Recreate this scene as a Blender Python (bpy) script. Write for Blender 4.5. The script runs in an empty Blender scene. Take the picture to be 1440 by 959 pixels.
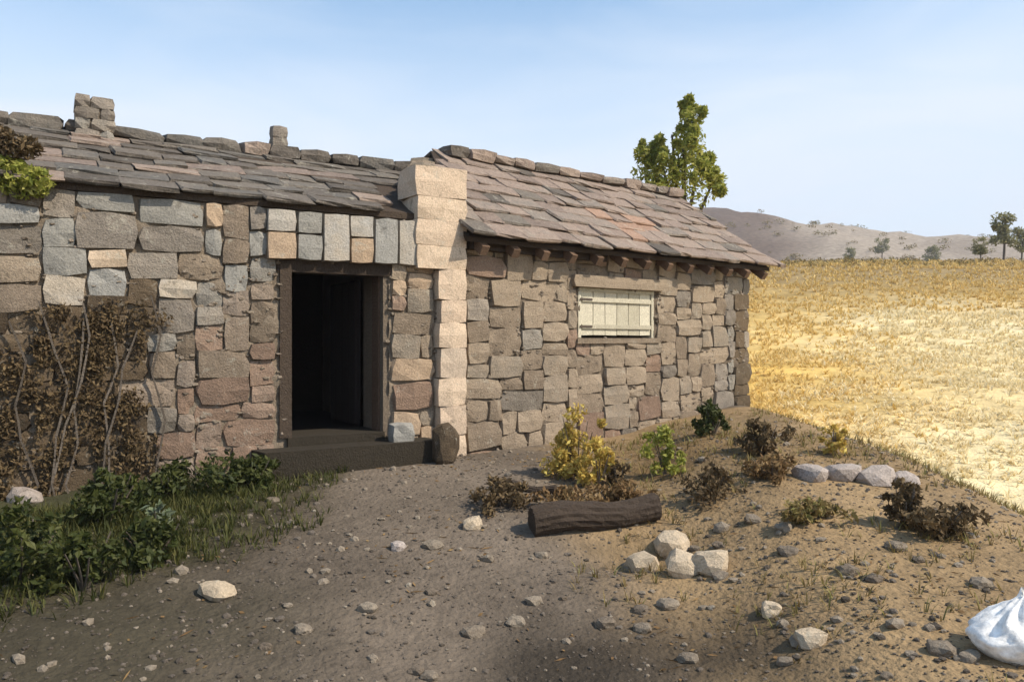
import bpy, bmesh, math, random
import numpy as np
from mathutils import Vector, Matrix, noise
R=math.radians; rnd=random.Random(7)
sc=bpy.context.scene; C=sc.collection
# ---------------------------------------------------------------- camera, sky, sun, exposure
cam=bpy.data.objects.new('camera',bpy.data.cameras.new('camera'));C.objects.link(cam)
cam.location=(0,0,1.6);cam.data.sensor_width=36;cam.data.lens=28;cam.data.clip_end=4000;cam.data.clip_start=.05
cam.rotation_euler=(R(90),0,0);sc.camera=cam
SUN_AZ,SUN_EL=R(111),R(46)
w=bpy.data.worlds.new('World');sc.world=w;w.use_nodes=True
nt=w.node_tree;bg=nt.nodes['Background'];sky=nt.nodes.new('ShaderNodeTexSky');sky.sky_type='NISHITA';sky.sun_disc=False
sky.sun_elevation=SUN_EL;sky.sun_rotation=SUN_AZ;sky.air_density=1.0;sky.dust_density=.8;sky.ozone_density=1.0
tc=nt.nodes.new('ShaderNodeTexCoord');mp=nt.nodes.new('ShaderNodeMapping');mp.inputs['Scale'].default_value=(1.2,1.2,5)
cn=nt.nodes.new('ShaderNodeTexNoise');cn.inputs['Scale'].default_value=2.2;cn.inputs['Detail'].default_value=7;cn.inputs['Distortion'].default_value=.5
cr=nt.nodes.new('ShaderNodeMapRange');cr.inputs[1].default_value=.35;cr.inputs[2].default_value=.8;cr.inputs[3].default_value=-.12;cr.inputs[4].default_value=.3
mx=nt.nodes.new('ShaderNodeMixRGB');mx.inputs[2].default_value=(3.7,4.15,4.75,1)
L=nt.links.new
L(tc.outputs['Generated'],mp.inputs[0]);L(mp.outputs[0],cn.inputs[0]);L(cn.outputs[0],cr.inputs[0]);
sx=nt.nodes.new('ShaderNodeSeparateXYZ');L(tc.outputs['Generated'],sx.inputs[0])
hz=nt.nodes.new('ShaderNodeMapRange');hz.interpolation_type='SMOOTHSTEP';hz.inputs[1].default_value=.16;hz.inputs[2].default_value=.50;hz.inputs[3].default_value=1.0;hz.inputs[4].default_value=.08;L(sx.outputs[2],hz.inputs[0])
am=nt.nodes.new('ShaderNodeMath');am.operation='ADD';am.use_clamp=True;L(hz.outputs[0],am.inputs[0]);L(cr.outputs[0],am.inputs[1]);L(am.outputs[0],mx.inputs[0])
hs=nt.nodes.new('ShaderNodeHueSaturation');hs.inputs['Saturation'].default_value=1.18;hs.inputs['Hue'].default_value=.49;L(sky.outputs[0],hs.inputs['Color']);L(hs.outputs[0],mx.inputs[1]);L(mx.outputs[0],bg.inputs[0]);bg.inputs[1].default_value=.15
sun=bpy.data.objects.new('sun',bpy.data.lights.new('sun','SUN'));C.objects.link(sun)
sun.data.energy=3.7;sun.data.angle=R(.5);sun.data.color=(1,.90,.76)
sd=Vector((math.sin(SUN_AZ)*math.cos(SUN_EL),math.cos(SUN_AZ)*math.cos(SUN_EL),math.sin(SUN_EL)))
sun.rotation_euler=sd.to_track_quat('Z','Y').to_euler()
sc.view_settings.view_transform='Standard';sc.view_settings.look='None';sc.view_settings.gamma=1;sc.view_settings.exposure=.6

# ---------------------------------------------------------------- helpers
def lin(c): return tuple(((v/255)/12.92 if v/255<=.04045 else ((v/255+.055)/1.055)**2.4) for v in c)
def mat(name,cols,scale=6,bump=.35,rough=.9,spread=.5,fine=60,obj=True,trans=0):
    """cols: albedo colours; each object picks one at random (Object Info), noise varies it."""
    m=bpy.data.materials.new(name);m.use_nodes=True;t=m.node_tree;b=t.nodes['Principled BSDF'];N=t.nodes.new;K=t.links.new
    b.inputs['Roughness'].default_value=rough;b.inputs['Specular IOR Level'].default_value=.25
    g=N('ShaderNodeNewGeometry');n1=N('ShaderNodeTexNoise');n1.inputs['Scale'].default_value=scale;n1.inputs['Detail'].default_value=8;n1.inputs['Roughness'].default_value=.65
    K(g.outputs['Position'],n1.inputs['Vector'])
    rp=N('ShaderNodeValToRGB');rp.color_ramp.interpolation='LINEAR'
    e=rp.color_ramp.elements
    while len(e)<len(cols): e.new(.5)
    for i,c in enumerate(cols): e[i].position=i/max(1,len(cols)-1);e[i].color=(*c,1)
    oi=N('ShaderNodeObjectInfo');ri=oi.outputs['Random'] if obj else g.outputs['Random Per Island']
    a=N('ShaderNodeMath');a.operation='MULTIPLY_ADD';K(n1.outputs[0],a.inputs[0]);a.inputs[1].default_value=spread*2
    s=N('ShaderNodeMath');s.operation='MULTIPLY_ADD';K(ri,s.inputs[0]);s.inputs[1].default_value=1.0;s.inputs[2].default_value=-spread
    K(s.outputs[0],a.inputs[2]);K(a.outputs[0],rp.inputs[0])
    n2=N('ShaderNodeTexNoise');n2.inputs['Scale'].default_value=fine;n2.inputs['Detail'].default_value=6;n2.inputs['Roughness'].default_value=.7
    K(g.outputs['Position'],n2.inputs['Vector'])
    mr=N('ShaderNodeMapRange');mr.inputs[1].default_value=.25;mr.inputs[2].default_value=.75;mr.inputs[3].default_value=.62;mr.inputs[4].default_value=1.35;K(n2.outputs[0],mr.inputs[0])
    mu=N('ShaderNodeMixRGB');mu.blend_type='MULTIPLY';mu.inputs[0].default_value=1;K(rp.outputs[0],mu.inputs[1]);K(mr.outputs[0],mu.inputs[2])
    if name.startswith(('stone','slab','rock')):
        nl=N('ShaderNodeTexNoise');nl.inputs['Scale'].default_value=7;nl.inputs['Detail'].default_value=10;nl.inputs['Roughness'].default_value=.8;nl.inputs['Distortion'].default_value=.6;K(g.outputs['Position'],nl.inputs['Vector'])
        for lo,hi,col,amt in((.57,.64,(.42,.39,.31,1),.6),(.43,.34,(.07,.058,.04,1),.65)):
            ml=N('ShaderNodeMapRange');ml.inputs[1].default_value=lo;ml.inputs[2].default_value=hi;ml.inputs[4].default_value=amt;K(nl.outputs[0],ml.inputs[0])
            mm=N('ShaderNodeMixRGB');K(ml.outputs[0],mm.inputs[0]);K(mu.outputs[0],mm.inputs[1]);mm.inputs[2].default_value=col;mu=mm
    K(mu.outputs[0],b.inputs['Base Color'])
    if bump:
        bp=N('ShaderNodeBump');bp.inputs['Strength'].default_value=min(1,bump*2);bp.inputs['Distance'].default_value=.03
        n3=N('ShaderNodeTexNoise');n3.inputs['Scale'].default_value=14;n3.inputs['Detail'].default_value=9;n3.inputs['Roughness'].default_value=.7;K(g.outputs['Position'],n3.inputs['Vector'])
        sm=N('ShaderNodeMath');sm.operation='ADD';K(n2.outputs[0],sm.inputs[0]);K(n3.outputs[0],sm.inputs[1]);K(sm.outputs[0],bp.inputs['Height']);K(bp.outputs[0],b.inputs['Normal'])
    if trans:
        tr=N('ShaderNodeBsdfTranslucent');K(mu.outputs[0],tr.inputs[0]);ms=N('ShaderNodeMixShader');ms.inputs[0].default_value=trans
        K(b.outputs[0],ms.inputs[1]);K(tr.outputs[0],ms.inputs[2]);K(ms.outputs[0],t.nodes['Material Output'].inputs[0])
    return m
def link(name,me,m=None,parent=None,loc=(0,0,0),rot=(0,0,0),scl=(1,1,1)):
    o=bpy.data.objects.new(name,me);C.objects.link(o);o.parent=parent;o.location=loc;o.rotation_euler=rot;o.scale=scl
    if m and me and not me.materials: me.materials.append(m)
    return o
def fin(name,bm,m,parent=None,smooth=False,**k):
    me=bpy.data.meshes.new(name);bmesh.ops.recalc_face_normals(bm,faces=bm.faces);bm.to_mesh(me);bm.free()
    if smooth: me.polygons.foreach_set('use_smooth',[True]*len(me.polygons))
    return link(name,me,m,parent,**k)
def tag(o,label,cat,group=None):
    o['label']=label;o['category']=cat
    if group:o['group']=group
    return o
def thing(name,label,cat,loc=(0,0,0),rz=0,group=None):
    o=link(name,None,loc=loc,rot=(0,0,rz));o.matrix_basis=Matrix.Translation(loc)@Matrix.Rotation(rz,4,'Z');return tag(o,label,cat,group)
def setting(o,kind='structure'): o['kind']=kind;return o
def addbox(bm,lo,hi,jit=0,mtx=None):
    vs=[]
    for z in(0,1):
        for (a,b) in((0,0),(1,0),(1,1),(0,1)):
            p=Vector((lo[0]+a*(hi[0]-lo[0]),lo[1]+b*(hi[1]-lo[1]),lo[2]+z*(hi[2]-lo[2])))
            p+=Vector([rnd.uniform(-jit,jit) for _ in range(3)])
            vs.append(bm.verts.new(mtx@p if mtx else p))
    for f in((0,3,2,1),(4,5,6,7),(0,1,5,4),(1,2,6,5),(2,3,7,6),(3,0,4,7)): bm.faces.new([vs[i] for i in f])
def box(name,lo,hi,m,parent=None,jit=0):
    bm=bmesh.new();addbox(bm,lo,hi,jit);return fin(name,bm,m,parent)
def hullmesh(name,bev=.12,jit=.05,seed=0,rock=False):
    """irregular stone: a once-divided box (48 triangles) or a small ball, pushed about by noise"""
    r=random.Random(seed*7+3);bm=bmesh.new();off=Vector((r.random()*50,r.random()*50,seed*3.3))
    if rock:
        bmesh.ops.create_icosphere(bm,subdivisions=2,radius=.5)
        for v in bm.verts:
            p=v.co*1.0;k=1+.34*noise.noise(p*2.1+off)+.18*noise.noise(p*5+off)
            q=Vector([math.copysign(abs(c)**.78,c)*.5**.22 for c in p]);v.co=q*k*.92
    else:
        bmesh.ops.create_cube(bm,size=1);bmesh.ops.subdivide_edges(bm,edges=bm.edges[:],cuts=1,use_grid_fill=True)
        for v in bm.verts:
            p=v.co.copy();n=sum(abs(c)>.4 for c in p)
            k=[1,1,1-bev*.35,1-bev*r.uniform(.55,1.25)][n]
            v.co=Vector([c*(k if abs(c)>.4 else 1) for c in p])+Vector([r.uniform(-jit,jit)*(.55 if n<3 else .9) for _ in range(3)])*.62
    me=bpy.data.meshes.new(name);bmesh.ops.recalc_face_normals(bm,faces=bm.faces);bm.to_mesh(me);bm.free();return me
def gravelmesh(seed):
    r=random.Random(seed);bm=bmesh.new();bmesh.ops.create_icosphere(bm,subdivisions=1,radius=.5)
    for v in bm.verts: v.co*=r.uniform(.7,1.15)
    me=bpy.data.meshes.new('g');bm.to_mesh(me);bm.free();return me
HULL={}
def hull(kind,m,i):
    """shared stone meshes, one small family per material"""
    key=(kind,m.name,i)
    if key not in HULL:
        me=hullmesh(kind+'_mesh',seed=i*13+len(kind),rock=(kind=='rock'),bev={'stone':.15,'ashlar':.09}.get(kind,.10),jit={'stone':.10,'ashlar':.035}.get(kind,.07));me.materials.append(m);HULL[key]=me
    return HULL[key]
def stone(name,m,parent,c,s,rot=(0,0,0),kind='stone'):
    if name in('corner_stone','lintel_block','window_lintel'): kind='ashlar'
    return link(name,hull(kind,m,rnd.randrange(16)),None,parent,c,rot,s)
F=1120/1.0
def pt(px,py,Y): return Vector(((px-720)/F*Y,Y,1.6-(py-479.5)/F*Y))
def sst(a,b,x):
    t=max(0,min(1,(x-a)/(b-a)));return t*t*(3-2*t)
def nz(x,y,s,seed=0): return noise.noise(Vector((x*s+seed*7.3,y*s-seed*3.1,seed*1.7)))

# ---------------------------------------------------------------- materials (albedo)
M={}
M['stone_brown']=mat('stone_brown',[(.15,.115,.08),(.22,.17,.12),(.29,.225,.165),(.25,.20,.155)])
M['stone_grey']=mat('stone_grey',[(.18,.152,.118),(.24,.205,.165),(.31,.262,.205),(.25,.228,.19)])
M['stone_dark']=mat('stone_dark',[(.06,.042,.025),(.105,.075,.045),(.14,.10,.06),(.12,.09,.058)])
M['stone_red']=mat('stone_red',[(.20,.135,.095),(.26,.175,.12),(.30,.21,.15),(.25,.185,.135)])
M['stone_wing']=mat('stone_wing',[(.215,.165,.115),(.30,.235,.165),(.345,.27,.19),(.26,.215,.16)])
M['stone_cream']=mat('stone_cream',[(.40,.30,.20),(.60,.465,.33),(.54,.41,.29),(.48,.38,.28)],bump=.2)
M['stone_pale']=mat('stone_pale',[(.39,.355,.30),(.43,.36,.27),(.38,.365,.33)],bump=.25)
M['stone_blue']=mat('stone_blue',[(.25,.235,.20),(.31,.295,.26)],bump=.25)
M['stone_orange']=mat('stone_orange',[(.37,.265,.17),(.41,.30,.20)],bump=.25)
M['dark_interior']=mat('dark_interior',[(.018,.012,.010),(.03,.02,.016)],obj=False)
M['step_stone']=mat('step_stone',[(.030,.024,.015),(.05,.039,.026)],obj=False)
M['mortar']=mat('mortar',[(.155,.12,.085),(.24,.19,.135)],obj=False)
M['slab_grey']=mat('slab_grey',[(.095,.08,.064),(.14,.118,.095),(.17,.145,.115),(.12,.11,.095)],scale=9,fine=35)
M['slab_pink']=mat('slab_pink',[(.19,.145,.115),(.25,.19,.15),(.29,.22,.17),(.22,.185,.15)],scale=9,fine=35)
M['slab_orange']=mat('slab_orange',[(.30,.19,.13),(.35,.225,.155)],scale=9,fine=35)
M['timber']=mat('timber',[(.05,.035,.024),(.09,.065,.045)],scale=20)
M['timber_brown']=mat('timber_brown',[(.13,.08,.05),(.19,.12,.075)],scale=20)
M['shutter']=mat('shutter',[(.42,.38,.28),(.60,.55,.42)],scale=12,bump=.2)
M['plaster_in']=mat('plaster_in',[(.06,.04,.035),(.09,.06,.055)],obj=False)
M['iron']=mat('iron',[(.06,.05,.045),(.10,.07,.05)],rough=.6)
M['rock']=mat('rock',[(.16,.125,.09),(.22,.178,.13),(.28,.23,.17)],scale=14)
M['rock_pale']=mat('rock_pale',[(.48,.38,.26),(.58,.47,.33)],scale=14)
M['rock_mauve']=mat('rock_mauve',[(.35,.29,.24),(.43,.365,.315)],scale=14)
M['gravel_wall']=mat('gravel_wall',[(.14,.11,.08),(.22,.175,.125),(.29,.235,.18)],obj=False)
M['gravel']=mat('gravel',[(.085,.068,.05),(.13,.105,.08),(.18,.148,.115)],obj=False,fine=120)
M['leaf_green']=mat('leaf_green',[(.028,.04,.009),(.055,.066,.015),(.09,.095,.025)],obj=False,bump=0,rough=.6,trans=.3)
M['leaf_pale']=mat('leaf_pale',[(.12,.16,.07),(.24,.26,.19)],obj=False,bump=0,rough=.6,trans=.2)
M['leaf_olive']=mat('leaf_olive',[(.20,.23,.04),(.32,.33,.06),(.45,.42,.11)],obj=False,bump=0,rough=.6,trans=.4)
M['leaf_yellow']=mat('leaf_yellow',[(.42,.27,.07),(.55,.40,.09),(.62,.50,.13)],obj=False,bump=0,rough=.7,trans=.3)
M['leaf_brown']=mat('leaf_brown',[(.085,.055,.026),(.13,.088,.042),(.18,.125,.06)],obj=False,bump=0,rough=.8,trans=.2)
M['grass_cream']=mat('grass_cream',[(.68,.55,.28),(.76,.64,.38),(.82,.72,.48)],obj=False,bump=0,rough=.8,trans=.3)
M['leaf_far']=mat('leaf_far',[(.19,.185,.08),(.26,.25,.11),(.34,.31,.15)],obj=False,bump=0,rough=.8,trans=.35)
M['leaf_rust']=mat('leaf_rust',[(.13,.075,.03),(.20,.12,.05),(.26,.17,.07)],obj=False,bump=0,rough=.8,trans=.2)
M['grass_green']=mat('grass_green',[(.035,.045,.01),(.07,.075,.018),(.12,.11,.03)],obj=False,bump=0,rough=.7,trans=.25)
M['grass_ochre']=mat('grass_ochre',[(.17,.12,.045),(.25,.18,.07),(.21,.20,.06)],obj=False,bump=0,rough=.8,trans=.25)
M['grass_gold']=mat('grass_gold',[(.60,.41,.12),(.68,.49,.18),(.74,.57,.27)],obj=False,bump=0,rough=.8,trans=.3)
M['bark']=mat('bark',[(.10,.08,.06),(.16,.13,.10)],scale=20)
M['sack']=mat('sack',[(.90,.87,.80),(.93,.90,.84)],bump=.12,rough=.7,fine=25,spread=.2)

# ---------------------------------------------------------------- terrain
def gold(x,y): # >0 : beyond the edge of the yard, on the dry golden slope
    return (x-(3.62+(10.9-y)*.40)) if y<14 else (x-2.4+ (y-14)*3)
def gz(x,y):
    h=.44*sst(3.0,7.6,y-.12*x)
    h+=.02*nz(x,y,1.3,1)+.012*nz(x,y,4,2)
    h+=.22*sst(1.0,2.0,x)*(1-sst(2.6,4.6,abs(x-3.2)+abs(y-5.2)*.5)) # stony bank on the right
    h+=.16*math.exp(-((x+3.6)**2/1.6+(y-4.4)**2/1.4))
    h-=.14*math.exp(-((x-.75)**2/.22+(y-5.35)**2/.06))           # dark hollow
    h-=.10*math.exp(-((x-.2)**2/.8+(y-3.2)**2/3))
    h-=.72*sst(3.1,5.2,x)*(1-sst(8.5,14,y))
    far=sst(11,62,y)
    h+=(7.0+.02*(x-20))*(.25*max(0,min(1,(y-9)/55))+.75*far)
    if y>9: h+=.12*nz(x,y,.35,5)*sst(9,16,y)
    if y>40: h+=.8*nz(x,y,.05,9)*sst(40,60,y)
    if y>64: h-= 6*sst(64,105,y)
    if y>90:
        q=sst(110,260,y);top=39-.10*(x-60)
        h+=q*(top+9*nz(x,y,.012,3)+3.2*nz(x,y,.05,4)+1.2*nz(x,y,.16,6))*(1-.5*sst(330,900,y))
    return h
def axis(lo,hi,n,k,c):
    a,b=math.asinh((lo-c)/k),math.asinh((hi-c)/k)
    return [c+k*math.sinh(a+(b-a)*i/n) for i in range(n+1)]
XS=axis(-900,1100,330,3.2,1.0);YS=axis(-60,2400,420,3.2,5.0)
bm=bmesh.new();cl=bm.verts.layers.float_color.new('earth_colour');vv=[[bm.verts.new((x,y,gz(x,y))) for x in XS] for y in YS]
for j in range(len(YS)-1):
    for i in range(len(XS)-1): bm.faces.new((vv[j][i],vv[j][i+1],vv[j+1][i+1],vv[j+1][i]))
def mixc(a,b,t): return tuple(a[i]*(1-t)+b[i]*t for i in range(3))
def gcol(x,y):
    bank=(.25,.172,.09);path=(.134,.106,.078);soil=(.055,.043,.027);green=(.045,.045,.02)
    n=.25*nz(x,y,1.1,11)+.12*nz(x,y,3.3,12)
    px=-.75-(7.2-y)*.02
    t=1-sst(.75+.02*(7.5-y),1.15+.14*(7.5-y),abs(x-px-.25)+n*1.4)
    c=mixc(bank if x>px else soil,path,t)
    c=mixc(c,green,sst(.1,.55,(-1.45-.25*(7-y)*.5-x)*.7+n+.1)*.8*sst(3.4,4.8,y))
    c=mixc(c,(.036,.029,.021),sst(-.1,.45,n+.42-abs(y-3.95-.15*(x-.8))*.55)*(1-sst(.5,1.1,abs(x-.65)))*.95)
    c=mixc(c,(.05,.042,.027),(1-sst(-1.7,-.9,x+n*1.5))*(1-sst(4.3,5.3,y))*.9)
    c=mixc(c,(.15,.095,.04),(1-sst(.3,1.3,abs(y-7.6)))*sst(.1,.7,x)*(1-sst(2.6,3.6,x))*max(0,min(1,.6+n*1.6)))
    g=gold(x,y)+n*.9
    t=sst(-.1,.5,g)
    if t>0:
        m=.12+nz(x,y,.09,21)*.5+.35*nz(x,y,.4,22)+(.75*sst(-2.5,3.0,x-.42*y+2.4*nz(x,y,.16,44)))*(1-sst(26,40,y))+.6*(1-sst(9,14,y))
        gc=mixc((.55,.36,.10),(.66,.55,.32),max(0,min(1,m)))
        gc=mixc(gc,(.25,.18,.085),sst(24,44,y)*.95)
        gc=mixc(gc,(.20,.15,.11),sst(66,110,y))
        if y>110: gc=mixc((.12,.088,.066),(.29,.24,.185),max(0,min(1,sst(70,130,x*260/max(y,1))*1.1-.1+1.4*nz(x,y,.03,31))))
        c=mixc(c,gc,t)
    return c
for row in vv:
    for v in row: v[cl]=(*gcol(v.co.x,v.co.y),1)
gm=bpy.data.materials.new('earth_and_dry_grass');gm.use_nodes=True;t=gm.node_tree;b=t.nodes['Principled BSDF'];b.inputs['Roughness'].default_value=.95;b.inputs['Specular IOR Level'].default_value=.15
at=t.nodes.new('ShaderNodeAttribute');at.attribute_name='earth_colour';ge=t.nodes.new('ShaderNodeNewGeometry')
na=t.nodes.new('ShaderNodeTexNoise');na.inputs['Scale'].default_value=9;na.inputs['Detail'].default_value=10;na.inputs['Roughness'].default_value=.75
nb=t.nodes.new('ShaderNodeTexNoise');nb.inputs['Scale'].default_value=.9;nb.inputs['Detail'].default_value=8
for n_ in(na,nb): t.links.new(ge.outputs['Position'],n_.inputs['Vector'])
ad=t.nodes.new('ShaderNodeMath');ad.operation='ADD';t.links.new(na.outputs[0],ad.inputs[0]);t.links.new(nb.outputs[0],ad.inputs[1])
mr=t.nodes.new('ShaderNodeMapRange');mr.inputs[1].default_value=.7;mr.inputs[2].default_value=1.3;mr.inputs[3].default_value=.6;mr.inputs[4].default_value=1.4;t.links.new(ad.outputs[0],mr.inputs[0])
mu=t.nodes.new('ShaderNodeMixRGB');mu.blend_type='MULTIPLY';mu.inputs[0].default_value=1;t.links.new(at.outputs[0],mu.inputs[1]);t.links.new(mr.outputs[0],mu.inputs[2]);t.links.new(mu.outputs[0],b.inputs['Base Color'])
nc=t.nodes.new('ShaderNodeTexNoise');nc.inputs['Scale'].default_value=28;nc.inputs['Detail'].default_value=8;t.links.new(ge.outputs['Position'],nc.inputs['Vector'])
bp=t.nodes.new('ShaderNodeBump');bp.inputs['Strength'].default_value=.7;bp.inputs['Distance'].default_value=.04;t.links.new(nc.outputs[0],bp.inputs['Height']);t.links.new(bp.outputs[0],b.inputs['Normal'])
setting(fin('ground',bm,gm,smooth=True))

# ---------------------------------------------------------------- masonry
def rubble(parent,u0,u1,z0,z1,face,openings,pick,cell=.075,proud=(.012,.045),sizes=None,depth=.22,axis='x',maxn=290):
    """random rubble: stones of mixed size packed on a grid, joints recessed; one object per stone"""
    nu,nzc=int(round((u1-u0)/cell)),int(round((z1-z0)/cell));cu,cz=(u1-u0)/nu,(z1-z0)/nzc
    used=[[False]*nu for _ in range(nzc)]
    for (a,b2,c,d) in openings:
        for j in range(nzc):
            for i in range(nu):
                if a<u0+(i+.5)*cu<b2 and c<z0+(j+.5)*cz<d: used[j][i]=True
    k=0
    sizes=sizes or [(5,3),(4,2),(6,3),(3,2),(4,3),(5,2),(3,3),(7,3),(2,2),(6,4)]
    for j in range(nzc):
        for i in range(nu):
            if used[j][i]: continue
            bw,bh=rnd.choice(sizes);ww=0
            while ww<bw and i+ww<nu and not used[j][i+ww]: ww+=1
            if i+ww<nu and not used[j][i+ww]:
                rest=0
                while rest<3 and i+ww+rest<nu and not used[j][i+ww+rest]: rest+=1
                if rest<2: ww+=rest
            hh=1
            bh=min(bh,ww+1)
            while hh<bh and j+hh<nzc and not any(used[j+hh][i+q] for q in range(ww)): hh+=1
            if nzc-j-hh==1: hh+=1 if j+hh<nzc and not any(used[j+hh][i+q] for q in range(ww)) else 0
            for a in range(hh):
                for q in range(ww): used[j+a][i+q]=True
            cx=u0+(i+ww/2)*cu;cc=z0+(j+hh/2)*cz;m=pick(cx,cc);pr=rnd.uniform(*proud)
            sx,sz=ww*cu*rnd.uniform(.97,1.09)-.004,hh*cz*rnd.uniform(.97,1.1)-.002
            pos=(cx,face-pr+depth/2,cc) if axis=='x' else (face+pr-depth/2,cx,cc)
            scl=(sx,depth,sz) if axis=='x' else (depth,sx,sz)
            stone('wall_stone',m,parent,pos,scl,(rnd.uniform(-.05,.05)+rnd.choice((0,math.pi)),rnd.uniform(-.07,.07)+rnd.choice((0,math.pi)),rnd.uniform(-.04,.04)))
            k+=1
    return k
def mortar_face(parent,u0,u1,z0,z1,openings,st=.05):
    bm=bmesh.new();nu,nz_=int((u1-u0)/st),int((z1-z0)/st)
    g=[[bm.verts.new((u0+(u1-u0)*i/nu,.020-.055*max(0,noise.noise(Vector((i*.31,j*.31,u0))))-.012*noise.noise(Vector((i*.9,j*.9,3))),z0+(z1-z0)*j/nz_)) for i in range(nu+1)] for j in range(nz_+1)]
    for j in range(nz_):
        for i in range(nu):
            a=u0+(u1-u0)*(i+.5)/nu;b_=z0+(z1-z0)*(j+.5)/nz_
            if any(o[0]<a<o[1] and o[2]<b_<o[3] for o in openings): continue
            bm.faces.new((g[j][i],g[j][i+1],g[j+1][i+1],g[j+1][i]))
    fin('mortar',bm,M['mortar'],parent,smooth=True)
    r_=random.Random(5);base=[gravelmesh(90+i) for i in range(6)];data=[(np.array([v.co[:] for v in me.vertices]),[tuple(p.vertices) for p in me.polygons]) for me in base];V=[];Fc=[];off=0
    for _ in range(int((u1-u0)*(z1-z0)*75)):
        a,b_=r_.uniform(u0,u1),r_.uniform(z0,z1)
        if any(o[0]<a<o[1] and o[2]<b_<o[3] for o in openings): continue
        vs,fs=data[r_.randrange(6)];q=vs*np.array([r_.uniform(.03,.10),.05,r_.uniform(.02,.05)])+np.array([a,-.0,b_]);V.append(q);Fc+=[tuple(i+off for i in f) for f in fs];off+=len(vs)
    me=bpy.data.meshes.new('pinning_stones');me.from_pydata(np.concatenate(V).tolist(),[],Fc);link('pinning_stones',me,M['gravel_wall'],parent)['kind']='stuff'
def wl(x,y): return x-(-.93+(y-8.0)*-.085)
def roof(parent,u0,u1,ve,ze,vr,zr,mats,su=.42,rows=7,side=0):
    """stone slab roof from eave (ve,ze) up to ridge (vr,zr); slabs overlap like shingles"""
    run,rise=vr-ve,zr-ze;ang=math.atan2(rise,run);ln=math.hypot(run,rise);k=0
    for r in range(rows):
        d=(r+.5)*ln/rows;u=u0-rnd.uniform(0,.15)
        while u<u1+.05:
            wd=rnd.uniform(.6,1.35)*su
            if u+wd>u1+.12: wd=max(.18,u1+.06-u)
            th=rnd.uniform(.03,.055);dd=ln/rows*rnd.uniform(1.35,1.6)
            dj=d+rnd.uniform(-.03,.03)
            c=(u+wd/2,ve+dj*math.cos(ang)-.01,ze+dj*math.sin(ang)+.035+rnd.uniform(0,.025))
            wc=parent.matrix_basis@Vector(c);wb=parent.matrix_basis@Vector((c[0]+(wd/2 if side<0 else -wd/2),c[1],0))
            if side*wl(wb.x,wb.y)<.02 or (side<0 and c[1]<.70 and u+wd>UE-.47): u+=wd;continue
            stone('roof_slab',mats(u,r),parent,c,(wd*1.03,dd,th),(ang-.09+rnd.uniform(-.035,.035),rnd.uniform(-.04,.04),rnd.uniform(-.09,.09)),'slab')
            u+=wd;k+=1
    if 1:
        u=u0
        while u<u1:
            wd=rnd.uniform(.25,.5);wb=parent.matrix_basis@Vector((u+wd/2,vr,0))
            if side*wl(wb.x,wb.y)<.1: u+=wd;continue
            stone('ridge_stone',mats(u,rows),parent,(u+wd/2,vr,zr+.06),(wd*1.02,.38,rnd.uniform(.09,.16)),(0,rnd.uniform(-.06,.06),rnd.uniform(-.1,.1)));u+=wd
    return k

# ---------------------------------------------------------------- stone house with the doorway (left)
A1=math.atan2(1.8,2.93)
house=thing('stone_house','rough stone house on the left with a dark open doorway and pale corner stones','building',(-3.92,6.1,0),A1)
UE=3.97;DU0,DU1,DZ0,DZ1=2.20,3.14,.72,2.31
EZ,RZ,RV=2.80,3.60,1.62
mo=M['mortar']
box('wall',(-2.6,.022,-.3),(DU0,.55,EZ),mo,house)
box('wall',(DU1,.022,-.3),(UE-.02,.55,EZ),mo,house)
box('wall',(DU0,.022,DZ1+.05),(DU1,.55,EZ),mo,house)
box('threshold',(DU0,-.02,.2),(DU1,.56,DZ0),M['step_stone'],house)
# back walls, gable walls and floor of the room
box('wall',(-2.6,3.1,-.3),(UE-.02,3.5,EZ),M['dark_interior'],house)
for (a,c_) in((-2.6,-2.2),(UE-.42,UE-.03)):
    bm=bmesh.new();pr=[(.55,-.3),(3.1,-.3),(3.1,EZ),(RV,RZ-.04),(.55,EZ+.2)]
    v0=[bm.verts.new((a,p[0],p[1])) for p in pr];v1=[bm.verts.new((c_,p[0],p[1])) for p in pr];n=len(pr)
    bm.faces.new(v0);bm.faces.new(v1[::-1])
    for i in range(n): bm.faces.new((v0[i],v0[(i+1)%n],v1[(i+1)%n],v1[i]))
    fin('gable_wall',bm,M['mortar'],house)
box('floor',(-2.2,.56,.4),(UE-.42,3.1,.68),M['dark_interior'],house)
for s_ in(0,1): # two roof planes of boards under the slabs
    bm=bmesh.new()
    ya,yb=(-.02,RV) if s_==0 else (2*RV+.22+.25,RV);za=EZ-.0
    q=[bm.verts.new(p) for p in((-2.75,ya,za),(UE-.05,ya,za),(UE+.25,yb,RZ),(-2.75,yb,RZ),(-2.75,ya,za+.06),(UE-.05,ya,za+.06),(UE+.25,yb,RZ+.06),(-2.75,yb,RZ+.06))]
    for f in((0,1,2,3),(4,5,6,7),(0,1,5,4),(1,2,6,5),(2,3,7,6),(3,0,4,7)): bm.faces.new([q[i] for i in f])
    fin('roof_deck',bm,M['timber'],house)
SPOT=[((136,272,204,306),'stone_blue'),((102,340,136,374),'stone_blue'),((136,340,170,374),'stone_cream'),((68,374,102,408),'stone_pale'),((204,272,238,306),'stone_blue'),((238,272,306,306),'stone_orange'),((238,374,272,408),'stone_pale'),((170,408,204,510),'stone_dark')]
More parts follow.
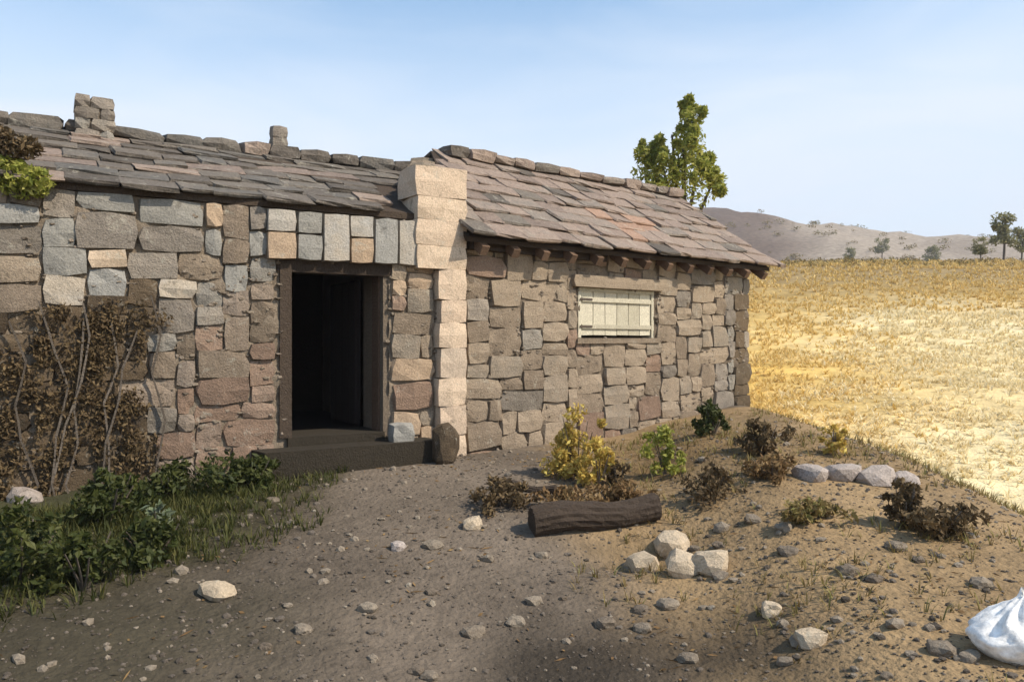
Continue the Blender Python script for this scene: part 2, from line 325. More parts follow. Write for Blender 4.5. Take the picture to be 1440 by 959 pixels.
def pick_house(u,z):
    X=-3.92+u*math.cos(A1);Y_=6.1+u*math.sin(A1);qx=720+F*X/Y_;qy=479.5-F*(z-1.6)/Y_
    for (x0,y0,x1,y1),mn in SPOT:
        if x0-8<qx<x1+8 and y0-6<qy<y1+6: return M[mn]
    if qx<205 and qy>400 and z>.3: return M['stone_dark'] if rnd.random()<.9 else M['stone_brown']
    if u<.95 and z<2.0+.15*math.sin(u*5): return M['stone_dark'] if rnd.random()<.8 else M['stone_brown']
    if 1.25<u<2.2 and .5<z<1.65: return M['stone_red'] if rnd.random()<.7 else M['stone_brown']
    if 3.1<u<3.7: return rnd.choice([M['stone_red'],M['stone_orange'],M['stone_wing']])
    if z>2.0: return rnd.choice([M['stone_grey'],M['stone_grey'],M['stone_brown'],M['stone_brown'],M['stone_grey'],M['stone_wing'],M['stone_brown'],M['stone_blue']])
    return rnd.choice([M['stone_brown'],M['stone_grey'],M['stone_brown']])
# quoins and dressed blocks over the door are laid first, rubble fills the rest
op=[(DU0-.08,DU1+.10,0,2.33),(DU0-.22,3.55,2.33,2.80),(3.70,9,0,2.33),(3.46,9,2.33,4)]
mortar_face(house,-1.15,UE-.02,.2,2.79,[(DU0-.02,DU1+.03,0,2.33)])
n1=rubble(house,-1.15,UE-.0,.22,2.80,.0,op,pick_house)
seq=['stone_orange','stone_blue','stone_pale','stone_orange','stone_blue','stone_pale']
u=DU0-.20;ws=[.27,.24,.26,.24,.25,.27]
for k,(wd,mn) in enumerate(zip(ws,seq)):
    zc=2.34;ht=.45 if k in(2,4,5) else .24
    stone('lintel_block',M[mn],house,(u+wd/2,.06,zc+ht/2-.003),(wd-.012,.3,ht),(0,rnd.uniform(-.015,.015),0))
    if ht<.3: stone('lintel_block',M[['stone_pale','stone_blue','stone_grey'][k%3]],house,(u+wd/2,.07,zc+ht+.105),(wd-.012,.3,.20),(0,0,0))
    u+=wd
z=.18;k=0
while z<3.2:
    h_=rnd.uniform(.22,.32);up=z>2.28
    wd=(.56 if k%2 else .54) if up else (.31 if k%2 else .29)
    stone('corner_stone',M['stone_cream'],house,(UE+.02-wd/2,.10,z+h_/2),(wd*1.05,.44,h_+.012),(0,rnd.uniform(-.01,.01),rnd.uniform(-.02,.02)));z+=h_;k+=1
# raised coping of the party wall, running back up to the ridge
hm_inv=house.matrix_basis.inverted()
for lay in(0,1):
    for i in range(6): # raised party wall between the two roofs, running back up to the ridge
        f=(i+.5+.3*lay)/6;y=8.25+f*1.7;wc=Vector((-.93+(y-8)*-.085,y,3.08+f*.56+lay*.14));lc=hm_inv@wc
        stone('coping_stone',M['stone_wing'],house,lc,(.34,.36,.36 if not lay else .17),(0,R(0),-A1+.08+rnd.uniform(-.06,.06)))
box('corner_core',(UE-.50,.02,2.30),(UE-.03,.42,3.28),M['stone_cream'],house)
rp_h=roof(house,-1.6,UE+.6,-.03,EZ+.02,RV,RZ,lambda u,r:M['slab_grey'] if rnd.random()<.86 else M['slab_pink'],rows=7,side=-1)
# timber door frame, open leaf folded inside
box('door_post',(DU0-.07,-.01,DZ0),(DU0+.04,.16,DZ1),M['timber'],house,.004)
box('door_post',(DU1-.02,.10,DZ0),(DU1+.06,.26,DZ1),M['timber_brown'],house,.004)
box('door_head',(DU0-.09,.0,DZ1-.08),(DU1+.08,.2,DZ1+.04),M['timber'],house,.004)
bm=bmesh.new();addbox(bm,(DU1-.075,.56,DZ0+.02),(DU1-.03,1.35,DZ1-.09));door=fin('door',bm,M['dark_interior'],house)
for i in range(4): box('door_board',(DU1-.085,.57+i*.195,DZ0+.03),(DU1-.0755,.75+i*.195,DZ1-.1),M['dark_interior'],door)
box('step',(DU0-.32,-.42,.2),(DU1+.42,-.045,.64),M['step_stone'],house,.015)
# chimneys on the ridge (pinned where they stand out against the sky)
def local_u(px,v,O,ang):
    best=None
    for i in range(-400,900):
        u=i*.01;x=O[0]+u*math.cos(ang)-v*math.sin(ang);y=O[1]+u*math.sin(ang)+v*math.cos(ang)
        if y<=0: continue
        e=abs(720+F*x/y-px)
        if best is None or e<best[0]: best=(e,u,y)
    return best[1],best[2]
def stack(parent,u,v,w_,zb,zt,m,name):
    z=zb;k=0;box('chimney_core',(u-w_*.42,v-w_*.42,zb-.1),(u+w_*.42,v+w_*.42,zt-.03),M['mortar'],parent)
    while z<zt:
        h_=rnd.uniform(.08,.12);f=.62 if k%2 else .38
        if w_>.25:
            stone(name,m,parent,(u-w_*(1-f)/2,v,z+h_/2),(w_*f*1.04,w_*rnd.uniform(.98,1.06),h_+.008),(0,0,rnd.uniform(-.04,.04)));stone(name,m,parent,(u+w_*f/2,v,z+h_/2),(w_*(1-f)*1.04,w_*rnd.uniform(.98,1.06),h_+.008),(0,0,rnd.uniform(-.04,.04)))
        else: stone(name,m,parent,(u,v,z+h_/2),(w_*rnd.uniform(.95,1.08),w_,h_+.008),(0,0,rnd.uniform(-.1,.1)))
        z+=h_;k+=1
u,Y=local_u(132,RV-.1,(-3.92,6.1),A1);stack(house,u,RV-.1,.34,3.42,1.6+326/F*Y,M['stone_grey'],'chimney_stone')
u,Y=local_u(391,RV,(-3.92,6.1),A1);stack(house,u,RV,.17,3.46,1.6+292/F*Y,M['stone_grey'],'chimney_stone')

# ---------------------------------------------------------------- stone wing with the small window (right)
A2=math.atan2(.64,.77)
wing=thing('stone_barn','low stone wing right of the pale corner with slab roof and small pale shuttered window','building',(-.51,8.2,0),A2)
WL=5.1;WEZ,WRZ,WRV=2.74,3.89,1.55
wu0,_=local_u(814,0,(-.51,8.2),A2);wu1,Yw=local_u(920,0,(-.51,8.2),A2)
WZ0,WZ1=1.6+4/F*9.7,1.6+72/F*9.7
box('wall',(.03,.022,-.2),(wu0,.5,WEZ),mo,wing);box('wall',(wu1,.022,-.2),(WL-.02,.5,WEZ),mo,wing)
box('wall',(wu0,.022,-.2),(wu1,.5,WZ0),mo,wing);box('wall',(wu0,.022,WZ1),(wu1,.5,WEZ),mo,wing)
box('wall',(.03,2.7,-.2),(WL-.02,3.1,WEZ),mo,wing)
bm=bmesh.new();pr=[(.5,-.2),(2.7,-.2),(2.7,WEZ),(WRV,WRZ-.04),(.5,WEZ+.25)]
v0=[bm.verts.new((WL-.4,p[0],p[1])) for p in pr];v1=[bm.verts.new((WL-.03,p[0],p[1])) for p in pr]
bm.faces.new(v0);bm.faces.new(v1[::-1])
for i in range(5): bm.faces.new((v0[i],v0[(i+1)%5],v1[(i+1)%5],v1[i]))
fin('gable_wall',bm,M['stone_wing'],wing)
def pick_wing(u,z):
    if u>WL-.7: return rnd.choice([M['stone_grey'],M['stone_dark'],M['stone_grey']])
    return M['stone_wing'] if rnd.random()<.86 else rnd.choice([M['stone_red'],M['stone_grey']])
mortar_face(wing,.03,WL-.03,.1,WEZ-.02,[(wu0-.0,wu1+.0,WZ0-.0,WZ1+.0)])
n2=rubble(wing,.04,WL,.15,WEZ-.02,0,[(wu0-.02,wu1+.02,WZ0-.02,WZ1+.02)],pick_wing,sizes=[(6,3),(5,3),(7,3),(5,4),(8,3),(4,2),(6,4),(3,3),(4,3)])
for s_ in(0,1):
    bm=bmesh.new();ya,yb=(-.19,WRV) if s_==0 else (3.5,WRV);za=WEZ-.14 if s_==0 else WEZ-.15
    q=[bm.verts.new(p) for p in((-.1,ya,za),(WL+.22,ya,za),(WL+.22,yb,WRZ),(.65,yb,WRZ),(-.1,ya,za+.05),(WL+.22,ya,za+.05),(WL+.22,yb,WRZ+.05),(.65,yb,WRZ+.05))]
    for f in((0,1,2,3),(4,5,6,7),(0,1,5,4),(1,2,6,5),(2,3,7,6),(3,0,4,7)): bm.faces.new([q[i] for i in f])
    fin('roof_deck',bm,M['timber'],wing)
u=.12
while u<WL+.1: # rafter tails under the eave
    a=math.atan2(WRZ-WEZ+.2,WRV+.4)
    bm=bmesh.new();addbox(bm,(-.045,-.06,-.05),(.045,.62,.05),.004,Matrix.Rotation(a,4,'X'));fin('rafter',bm,M['timber_brown'],wing,loc=(u,-.17,WEZ-.19));u+=.42
box('eave_beam',(.02,-.10,WEZ-.20),(2.05,.02,WEZ-.085),M['timber'],wing,.006)
rp_w=roof(wing,-.02,WL+.25,-.23,WEZ-.09,WRV,WRZ,lambda u,r:M['slab_orange'] if (2.3<u<3.4 and r in(1,2,3) and rnd.random()<.6) else (M['slab_pink'] if rnd.random()<.85 else M['slab_grey']),rows=8,side=1)
win=box('window',(wu0+.03,.16,WZ0),(wu1-.03,.2,WZ1),M['timber'],wing)
for i in range(6):
    a=wu0+.05+i*(wu1-wu0-.1)/6;box('shutter_board',(a+.006,.018,WZ0+.035),(a+(wu1-wu0-.1)/6-.006,.158,WZ1-.035),M['shutter'],win,.003)
box('window_frame',(wu0,.0,WZ1-.04),(wu1,.2,WZ1),M['shutter'],win);box('window_frame',(wu0,.003,WZ0+.003),(wu0+.045,.2,WZ1-.042),M['shutter'],win);box('window_frame',(wu1-.045,.003,WZ0+.003),(wu1,.2,WZ1-.042),M['shutter'],win)
for zz in(WZ0+.11,WZ1-.16): box('shutter_ledge',(wu0+.06,-.004,zz),(wu1-.06,.0165,zz+.05),M['shutter'],win,.002)
for zz in(WZ0+.125,WZ1-.145): box('hinge',(wu0+.02,-.012,zz),(wu0+.22,-.0055,zz+.022),M['iron'],win)
stone('window_lintel',M['stone_wing'],wing,((wu0+wu1)/2,.04,WZ1+.075),((wu1-wu0)+.3,.24,.14))
box('window_sill',(wu0-.06,-.05,WZ0-.06),(wu1+.06,.2,WZ0),M['stone_wing'],win,.006)
print('stones',n1,n2,'slabs',rp_h,rp_w)

# ---------------------------------------------------------------- foliage builders
def leaves(bm,blobs,n,size,flat=.0,rr=None):
    r=rr or rnd
    for _ in range(n):
        c,rad=r.choice(blobs);v=Vector((r.gauss(0,1),r.gauss(0,1),r.gauss(0,1))).normalized()*(r.random()**.45)
        p=Vector(c)+Vector((v.x*rad[0],v.y*rad[1],v.z*rad[2]))
        s=size*r.uniform(.6,1.5);a=Vector((r.gauss(0,1),r.gauss(0,1),r.gauss(0,1)+flat)).normalized();t_=a.orthogonal().normalized()
        t_.rotate(Matrix.Rotation(r.uniform(0,6.28),3,a));b_=a.cross(t_)
        q=[bm.verts.new(p-t_*s),bm.verts.new(p+b_*s*.42),bm.verts.new(p+t_*s),bm.verts.new(p-b_*s*.42+a*s*.15)];bm.faces.new(q)
def limb(bm,a,b_,ra,rb,n=6):
    a,b_=Vector(a),Vector(b_);d=(b_-a).normalized();x=d.orthogonal().normalized();y=d.cross(x);rings=[]
    for p,rd in((a,ra),((a+b_)/2+x*ra*.4,(ra+rb)/2),(b_,rb)): rings.append([bm.verts.new(p+(x*math.cos(k*6.2832/n)+y*math.sin(k*6.2832/n))*rd) for k in range(n)])
    for i in(0,1):
        for k in range(n): bm.faces.new((rings[i][k],rings[i][(k+1)%n],rings[i+1][(k+1)%n],rings[i+1][k]))
def tuft(bm,p,h,n,spread,wd=.006,r=rnd):
    for _ in range(n):
        a=r.uniform(0,6.28);l=h*r.uniform(.5,1.1);d=Vector((math.cos(a),math.sin(a),0));s=Vector((-d.y,d.x,0))*wd*r.uniform(.7,1.4)
        b0=Vector(p)+d*r.uniform(0,spread*.35);m_=b0+d*spread*.35+Vector((0,0,l*.6));e=b0+d*spread*r.uniform(.6,1.3)+Vector((0,0,l))
        v=[bm.verts.new(b0-s),bm.verts.new(b0+s),bm.verts.new(m_+s*.8),bm.verts.new(m_-s*.8),bm.verts.new(e)]
        bm.faces.new((v[0],v[1],v[2],v[3]));bm.faces.new((v[3],v[2],v[4]))

# tree behind the wing
Yt=16.5;tx=(955-720)/F*Yt;tz=gz(tx,Yt)
def at_(px,py): p=pt(px,py,Yt);return (p.x-tx,0,p.z-tz)
tree=thing('small_tree','yellow-green bushy tree rising pointed behind the slab roof of the right wing','tree',(tx,Yt,tz))
bm=bmesh.new();top=at_(962,200)
limb(bm,(0,0,-.2),(.05,0,1.9),.13,.10);limb(bm,(.05,0,1.85),top,.09,.03)
for px,py in((905,235),(930,215),(985,215),(1005,250),(945,190)): limb(bm,(.05,0,1.7+rnd.random()),at_(px,py),.05,.02)
fin('trunk',bm,M['bark'],tree)
bm=bmesh.new();bl=[]
for px,py,r_ in((965,232,.50),(968,200,.36),(969,172,.26),(969,152,.15),(945,235,.40),(912,246,.36),(905,215,.20),(1003,255,.22),(930,265,.5),(975,265,.5),(925,205,.16),(985,225,.2)):
    a=at_(px,py);bl.append(((a[0],rnd.uniform(-.2,.2),a[2]),(r_,r_,r_)))
for q in range(46):
    c0,r0=bl[q%12];v=Vector((rnd.gauss(0,1),rnd.gauss(0,1),rnd.gauss(0,1))).normalized();k=rnd.uniform(.05,.13);bl.append(((c0[0]+v.x*r0[0]*1.1,c0[1]+v.y*r0[0]*1.1,c0[2]+v.z*r0[0]*1.15),(k,k,k*1.3)))
bl.append(((0,0,2.9),(.8,.8,.5)))
leaves(bm,bl,17000,.055);fin('crown',bm,M['leaf_olive'],tree)

# bush on the left roof edge (yellow-green with a rusty top)
p=pt(22,262,6.15);b1=thing('roof_bush','olive and rust coloured bush growing on the roof at the left picture edge','bush',(p.x,p.y,p.z))
bm=bmesh.new();limb(bm,(0,0,-.3),(.02,0,.1),.02,.01);fin('stem',bm,M['bark'],b1)
bm=bmesh.new();leaves(bm,[((.05,0,.04),(.2,.14,.15)),((-.15,0,.06),(.22,.16,.18)),((.16,0,.03),(.12,.1,.12)),((-.05,0,.14),(.14,.1,.1))],2600,.026);fin('foliage',bm,M['leaf_olive'],b1)
bm=bmesh.new();leaves(bm,[((-.04,0,.30),(.14,.12,.13)),((-.15,.0,.36),(.13,.1,.13)),((.1,0,.3),(.1,.1,.09))],900,.026);fin('dry_foliage',bm,M['leaf_brown'],b1)

# dry creeper over the dark left wall
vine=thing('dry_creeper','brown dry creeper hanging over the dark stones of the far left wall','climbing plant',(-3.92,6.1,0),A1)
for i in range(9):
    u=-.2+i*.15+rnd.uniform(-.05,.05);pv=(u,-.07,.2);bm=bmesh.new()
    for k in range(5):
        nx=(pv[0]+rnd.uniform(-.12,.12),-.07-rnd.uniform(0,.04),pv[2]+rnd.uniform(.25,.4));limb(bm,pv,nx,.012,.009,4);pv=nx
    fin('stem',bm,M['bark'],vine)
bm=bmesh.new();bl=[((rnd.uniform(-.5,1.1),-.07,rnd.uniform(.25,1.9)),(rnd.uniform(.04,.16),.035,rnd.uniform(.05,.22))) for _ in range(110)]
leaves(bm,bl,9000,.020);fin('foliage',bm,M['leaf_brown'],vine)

infront=lambda x,y:((x+3.92)*-.523+(y-6.1)*.852)<-.05 and ((x+.51)*-.64+(y-8.2)*.77)<-.08
def ground_at(px,py):
    y=2.5
    while y<60 and (1.6-(py-479.5)/F*y)>gz((px-720)/F*y,y): y+=.02
    return y
def bush(name,label,px,py,Y,w_,h_,mname,n=900,leaf=.024,cat='bush',stems=5,group=None):
    Y=min(ground_at(px,py),Y+1.2)
    while not infront((px-720)/F*Y-.1,Y+.12): Y-=.03
    x=(px-720)/F*Y;zz=gz(x,Y);t_=thing(name,label,cat,(x,Y,zz),0,group)
    bm=bmesh.new()
    for i in range(stems):
        a=rnd.uniform(0,6.28);limb(bm,(0,0,-.03),(math.cos(a)*w_*.3,math.sin(a)*w_*.3,h_*rnd.uniform(.5,.85)),.009,.004,4)
    fin('stem',bm,M['bark'],t_)
    bm=bmesh.new();bl=[]
    for i in range(22):
        a=rnd.uniform(0,6.28);q=rnd.uniform(0,.48)*w_;k=rnd.uniform(.07,.2)*w_;bl.append(((math.cos(a)*q,math.sin(a)*q,h_*rnd.uniform(.1,.95)*(1-.5*q/w_)),(k,k,min(k,h_*.3))))
    leaves(bm,bl,n,leaf);fin('foliage',bm,M[mname],t_);return t_
bush('dry_shrub','tall yellow dry shrub against the wing wall, below and left of the pale window',812,672,7.6,.52,.68,'leaf_yellow',2600)
bush('dry_shrub','smaller bright yellow plant just right of the tall yellow dry shrub',842,682,7.2,.34,.40,'leaf_yellow',1300)
bush('green_shrub','yellow-green bush at the wall foot directly below the pale window',935,668,8.2,.36,.46,'leaf_olive',1000)
bush('green_shrub','dark green shrub at the foot of the wing near its far right end',1003,612,9.9,.40,.34,'leaf_green',900,.03)
bush('brown_shrub','brown-olive scrub bush in front of the far right corner of the wing',1072,640,9.0,.42,.32,'leaf_brown',900,.03)
bush('brown_shrub','low brown bush on the bank where the golden slope begins',1000,700,7.6,.5,.26,'leaf_brown',700)
bush('yellow_weed','small yellow-green weed standing at the near edge of the golden slope',1174,640,9.0,.25,.28,'leaf_yellow',500)
bush('dark_shrub','dark dry clump at the wall foot between the yellow plant and the pale corner',712,712,7,.5,.22,'leaf_brown',900)
bush('dark_shrub','small dark clump between the yellow shrub and the yellow-green bush below the window',868,682,7.2,.2,.2,'leaf_brown',500)
bush('brown_shrub','rusty brown low scrub on the bank behind the dark log shape',790,716,6.5,.6,.16,'leaf_rust',900)
bush('brown_shrub','rusty brown scrub on the bank behind the pale rocks',870,712,6.5,.55,.18,'leaf_rust',900)
bush('brown_shrub','rusty brown scrub between the yellow-green bush and the golden slope',1085,672,7.5,.5,.18,'leaf_rust',800)
bush('olive_shrub','low olive scrub in the middle of the bank left of the dark shrubs',1140,735,6,.5,.14,'grass_ochre',800)
bush('dark_shrub','dark low shrub under the pale rocks beside the golden slope',1272,740,6.6,.26,.34,'leaf_brown',1200)
bush('dark_shrub','wide dark green-brown shrub at the right, right of the pale rocks',1318,752,6.4,.46,.2,'leaf_brown',1300)
bush('green_weed','pale green broad-leaved weed standing out of the dark grass at the left',221,760,5.3,.2,.26,'leaf_pale',160,.035,'weed',3)
for k,(px,py,Y,w_,h_,lb) in enumerate(((30,815,4.6,.6,.42,'large dark green weed clump at the left picture edge'),(118,830,4.4,.5,.36,'dark green weed clump beside the large one at the left edge'),(150,740,5.2,.6,.4,'dark green nettle clump between the left wall and the pale weed'),(215,790,4.9,.5,.26,'low green weed clump just below the pale broad-leaved weed'),(300,655,6.6,.6,.3,'dark green plants at the wall foot left of the doorway'),(355,640,6.9,.5,.26,'low dark green plants beside the doorstep'),(235,675,6.2,.5,.24,'green plants at the wall foot, left of the doorway plants'))):
    bush('weed_clump',lb,px,py,Y,w_,h_,'leaf_green' if k!=7 else 'grass_green',1100,.026,'weed')

# grass stuff
def field(name,m,n,area,ok,h,nb,spread,wd=.005):
    r=random.Random(len(name));bm=bmesh.new();k=0
    while k<n:
        x,y=area(r)
        if ok(x,y,r): tuft(bm,(x,y,gz(x,y)-.01),h(y)*r.uniform(.5,1.2),nb,spread*r.uniform(.6,1.3),wd(y) if callable(wd) else wd,r)
        k+=1
    return setting(fin(name,bm,M[m]),'stuff')
def lf(x,y): return (-1.5-.16*(7-y)-x)*.7+.35*nz(x,y,1.1,11)
field('green_grass','grass_green',12000,lambda r:(r.uniform(-4.6,-.8),r.uniform(3,7.6)),lambda x,y,r:infront(x,y) and lf(x,y)-.45*(1-sst(3.6,4.9,y))>r.uniform(-.1,.5),lambda y:.11,6,.07,.0035)
field('bank_grass','grass_ochre',3300,lambda r:(r.uniform(.4,5),r.uniform(3,10.8)),lambda x,y,r:infront(x,y) and gold(x,y)<.1 and nz(x,y,1.5,15)+.5*(1-sst(.4,1.5,abs(y-7.6)))>r.uniform(-.15,.4),lambda y:.09,5,.07,.0035)
def ga(r):
    y=5+r.random()**1.7*52;return (r.uniform(3.0,.72*y+2.5),y)
gok=lambda x,y,r:nz(x,y,.7,41)>r.uniform(-.9,.35) and gold(x,y)>.1 and (x>3.8 or y>14 and x>.3*y)
pale=lambda x,y,r:(x-.42*y+2.4*nz(x,y,.16,44)+3*(r.random()-.5)>.3 and y<30) or y<11
gh=lambda y:.06+.004*y;gw=lambda y:.003+.0006*y
field('golden_grass','grass_gold',24000,ga,lambda x,y,r:gok(x,y,r) and not pale(x,y,r),gh,5,.12,gw)
field('straw_grass','grass_cream',30000,ga,lambda x,y,r:gok(x,y,r) and pale(x,y,r),gh,5,.12,gw)

# gravel stuff
def scatter(name,m,n,area,size,kinds=8):
    r=random.Random(n);V=[];Fc=[];base=[gravelmesh(200+i) for i in range(kinds)]
    data=[(np.array([v.co[:] for v in me.vertices]),[tuple(p.vertices) for p in me.polygons]) for me in base]
    off=0
    for _ in range(n):
        x,y=area(r)
        if not infront(x,y): continue
        s=size*(.4+r.expovariate(2.2));s=min(s,size*3);vs,fs=data[r.randrange(kinds)];a=r.uniform(0,6.28);ca,sa=math.cos(a),math.sin(a)
        q=vs*np.array([s,s*r.uniform(.6,1),s*r.uniform(.4,.7)]);q=np.column_stack([q[:,0]*ca-q[:,1]*sa+x,q[:,0]*sa+q[:,1]*ca+y,q[:,2]+gz(x,y)+s*.08])
        V.append(q);Fc+=[tuple(i+off for i in f) for f in fs];off+=len(vs)
    me=bpy.data.meshes.new(name);me.from_pydata(np.concatenate(V).tolist(),[],Fc);return setting(link(name,me,M[m]),'stuff')
scatter('gravel','gravel',9000,lambda r:(r.uniform(-2.6,3.6),3.2+r.random()**1.3*5),.022)
scatter('rubble_chips','rock',1500,lambda r:(r.uniform(-3.8,4.6),r.uniform(3.2,9.5)),.045)
# fallen leaves and twigs
r_=random.Random(12);bm=bmesh.new()
for _ in range(3800):
    x,y=r_.uniform(-4,4.5),r_.uniform(3.1,10.5)
    if not infront(x,y) or nz(x,y,.9,33)+.25*(1 if ((x+3.92)*-.523+(y-6.1)*.852)>-1.0 or x>.6 else -.6)<r_.uniform(-.3,.35): continue
    p=Vector((x,y,gz(x,y)+.008));a=r_.uniform(0,6.28);l=r_.uniform(.008,.022);w=l*.45 if r_.random()<.8 else .0022
    if w<.003: l*=3
    d=Vector((math.cos(a)*l,math.sin(a)*l,r_.uniform(-.004,.008)));q=Vector((-math.sin(a)*w,math.cos(a)*w,.004))
    bm.faces.new([bm.verts.new(p-d),bm.verts.new(p+q),bm.verts.new(p+d),bm.verts.new(p-q)])
setting(fin('leaf_litter',bm,M['leaf_rust']),'stuff')
# loose rocks: things
def rock(name,label,px,py,s,m,Y=None,group=None,rot=None,sink=.34):
    # ray to the ground for the foot of the rock
    y=2.5
    while y<40 and (1.6-(py-479.5)/F*y)>gz((px-720)/F*y,y): y+=.02
    x=(px-720)/F*y;o=stone(name,M[m],None,(x,y,gz(x,y)+s[2]*(.5-sink)),s,rot or (rnd.uniform(-.15,.15),rnd.uniform(-.15,.15),rnd.uniform(-.6,.6)),'rock')
    tag(o,label,'rock',group);return o
for a in((905,800,(.24,.26,.19),'flat pale beige rock at the left end of the pale row on the bank'),(945,775,(.25,.25,.20),'upper cream rock of the pale row in the middle of the bank'),(962,806,(.24,.22,.19),'brightest cream rock in the middle of the pale row on the bank'),(1000,800,(.25,.25,.20),'tan rock at the right end of the pale row on the bank')):
    rock('pale_rock',a[3],a[0],a[1],a[2],'rock_pale')
for a in((1140,672,(.22,.3,.16),'pinkish rock at the left end of the row below the golden slope'),(1182,672,(.3,.3,.17),'second pinkish-grey rock of the row below the golden slope'),(1228,676,(.32,.3,.18),'largest grey-mauve rock in the middle of the row below the golden slope'),(1272,680,(.24,.26,.15),'grey rock at the right end of the row below the golden slope')):
    rock('mauve_rock',a[3],a[0],a[1],a[2],'rock_mauve')
rock('flat_rock','flat grey-beige rock in the grass left of the path',305,838,(.27,.2,.12),'rock_pale');rock('flat_rock','tan flat stone at the wall foot at the left picture edge',34,706,(.34,.2,.16),'rock_mauve')
rock('path_rock','pale stone at the top right of the path near the wing wall',664,742,(.16,.16,.12),'rock_pale');rock('path_rock','small pale stone in the middle of the gravel path',560,772,(.11,.11,.08),'rock_mauve')
rock('bank_rock','pinkish rock low on the right bank left of the white sack',1140,905,(.17,.15,.11),'rock_pale');rock('bank_rock','brown-pink rock above the lowest rock of the right bank',1085,862,(.13,.13,.09),'rock_pale')
rr=random.Random(3)
for i in range(46):
    px,py=rr.uniform(360,1400),rr.uniform(690,955)
    s=rr.uniform(.04,.11);rock('loose_stone','small loose brown stone lying on the path and bank',px,py,(s*1.3,s,s*.7),'rock',group='small loose stones on the path and bank')
# things by the door
v=house.matrix_basis
def hw(u,vv_,z): 
    return Vector((-3.92+u*math.cos(A1)-vv_*math.sin(A1),6.1+u*math.sin(A1)+vv_*math.cos(A1),z))
tag(stone('grey_block',M['stone_blue'],None,hw(3.22,-.22,.60+.11),(.22,.2,.22),(0,0,.5)),'blue-grey stone block standing on the doorstep at the right of the doorway','stone block')
tag(stone('dark_boulder',M['stone_dark'],None,hw(3.56,-.50,.60),(.30,.26,.46),(0,.1,.4),'rock'),'dark boulder at the foot of the pale corner, right of the doorstep','rock')

# dark log added to stand for the shade in the bank's hollow
c=pt(818,738,5.6)
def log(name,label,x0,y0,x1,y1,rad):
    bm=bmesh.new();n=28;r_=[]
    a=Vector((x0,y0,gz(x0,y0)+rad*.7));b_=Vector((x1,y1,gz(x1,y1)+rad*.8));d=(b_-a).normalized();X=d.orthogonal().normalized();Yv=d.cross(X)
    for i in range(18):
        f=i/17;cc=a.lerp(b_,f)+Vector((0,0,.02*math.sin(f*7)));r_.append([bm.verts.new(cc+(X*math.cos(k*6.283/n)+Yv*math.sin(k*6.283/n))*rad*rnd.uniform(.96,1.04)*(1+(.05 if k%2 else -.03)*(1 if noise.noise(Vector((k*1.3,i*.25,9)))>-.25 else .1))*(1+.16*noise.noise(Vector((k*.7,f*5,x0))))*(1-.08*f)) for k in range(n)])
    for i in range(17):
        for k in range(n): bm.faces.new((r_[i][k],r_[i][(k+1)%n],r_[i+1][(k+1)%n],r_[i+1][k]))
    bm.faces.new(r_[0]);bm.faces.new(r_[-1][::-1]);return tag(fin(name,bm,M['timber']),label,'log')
log('dark_log_form','dark log shape standing for the shaded hollow at the foot of the bank in front of the wing',.14,5.62,1.06,5.85,.105)
log('dark_log_form','thin dark branch lying behind the thicker log shape',-.15,6.6,.35,6.4,.04)

# white sack at the right edge
Ys=3.5;bm=bmesh.new();rings=[];NS=64;NR=34
for j in range(NR):
    f=j/(NR-1);z=.31*f
    base=.19*math.sin(min(1,f/.62+.12)*math.pi*.5)**.6*(1-sst(.35,.97,f)*.88)-.0*f
    ring=[]
    for k in range(NS):
        a=k*6.2832/NS;P=Vector((math.cos(a)*1.4,math.sin(a)*1.4,f*3))
        ple=(.16*math.sin(a*7+noise.noise(P)*4)+.10*math.sin(a*13+2))*sst(.25,.8,f)
        cr_=.16*noise.noise(P*1.1)+.09*abs(noise.noise(P*2.7))-.05*abs(noise.noise(P*6))
        rad=base*(1+ple+cr_);ring.append(bm.verts.new((math.cos(a)*rad*1.15+.05*f*f,math.sin(a)*rad*.95,z*(1+.10*noise.noise(P))-.02+.02*math.sin(a*5)*sst(.9,1,f))))
    rings.append(ring)
for j in range(NR-1):
    for k in range(NS): bm.faces.new((rings[j][k],rings[j][(k+1)%NS],rings[j+1][(k+1)%NS],rings[j+1][k]))
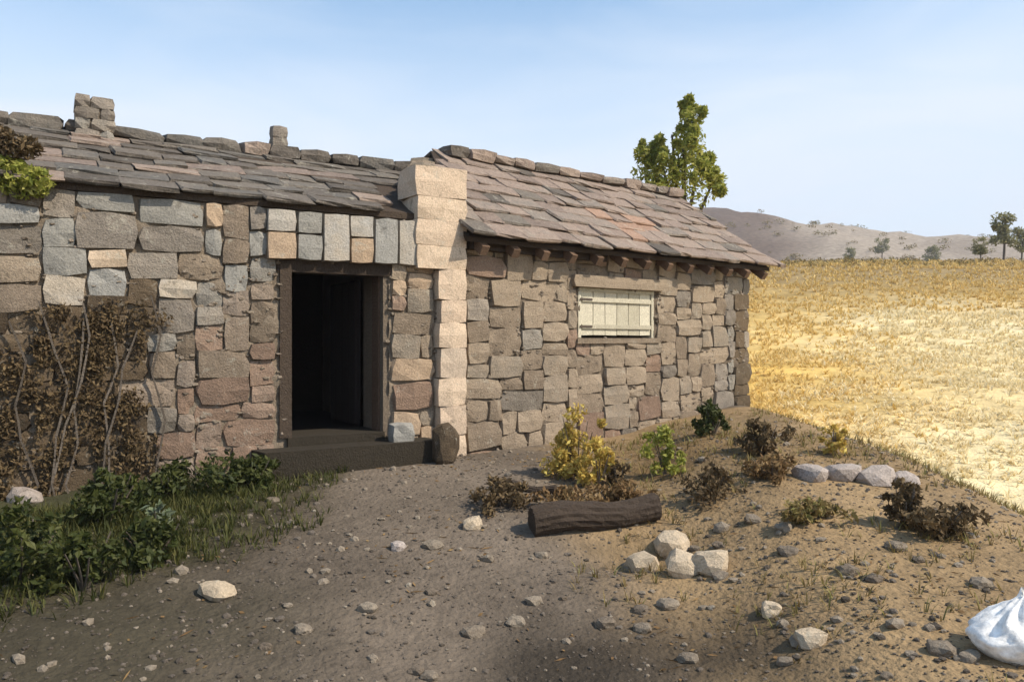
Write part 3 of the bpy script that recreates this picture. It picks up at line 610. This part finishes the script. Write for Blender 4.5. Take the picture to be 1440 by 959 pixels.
bm.faces.new(rings[0][::-1]);bm.faces.new(rings[-1])
xs=(1430-720)/F*Ys
sk=fin('white_sack',bm,M['sack'],smooth=True,loc=(xs,Ys,gz(xs,Ys)-.01));tag(sk,'bright white crumpled plastic sack on the ground at the right picture edge','sack')

# distant trees on the far ridge
for k,(px,Y,hh) in enumerate(((1411,58,3.9),(1436,62,3.0),(1310,170,7),(1240,180,6),(1195,175,5),(1378,60,2.2))):
    x=(px-720)/F*Y;tt=thing('distant_tree',['tallest grey-green tree on the ridge above the golden slope','green tree on the ridge at the right picture edge','low tree on the ridge right of its middle','very low bush-like tree in the middle of the ridge','leftmost low tree on the ridge','small tree between the two tallest on the ridge'][k],'tree',(x,Y,gz(x,Y)),0,'trees on the far ridge')
    bm=bmesh.new();limb(bm,(0,0,-.3),(.1,0,hh*.6),hh*.028,hh*.014,5);fin('trunk',bm,M['bark'],tt)
    bm=bmesh.new();leaves(bm,[((rnd.uniform(-.2,.2)*hh,0,hh*rnd.uniform(.35,.85)),(hh*.12,hh*.12,hh*.1)) for _ in range(20)],1500,hh*.03);fin('crown',bm,M['leaf_far'],tt)
r_=random.Random(8);bm=bmesh.new()
for _ in range(420):
    y=r_.choice((r_.uniform(48,66),r_.uniform(120,260)));x=y*r_.uniform(.27,.72);k=r_.uniform(.15,.5)*(1 if y<70 else 3.5)
    leaves(bm,[((x,y,gz(x,y)+k*.4),(k,k,k*.55))],60,k*.16,rr=r_)
setting(fin('scrub',bm,M['grass_ochre']),'stuff')
# haze
bm=bmesh.new();addbox(bm,(-1200,-100,-8),(1400,2600,90))
hm=bpy.data.materials.new('haze');hm.use_nodes=True;hn=hm.node_tree;hn.nodes.remove(hn.nodes['Principled BSDF']);pv=hn.nodes.new('ShaderNodeVolumePrincipled')
pv.inputs['Color'].default_value=(.93,.94,1,1);pv.inputs['Density'].default_value=.0006;hn.links.new(pv.outputs[0],hn.nodes['Material Output'].inputs['Volume'])
setting(fin('haze',bm,hm),'stuff')
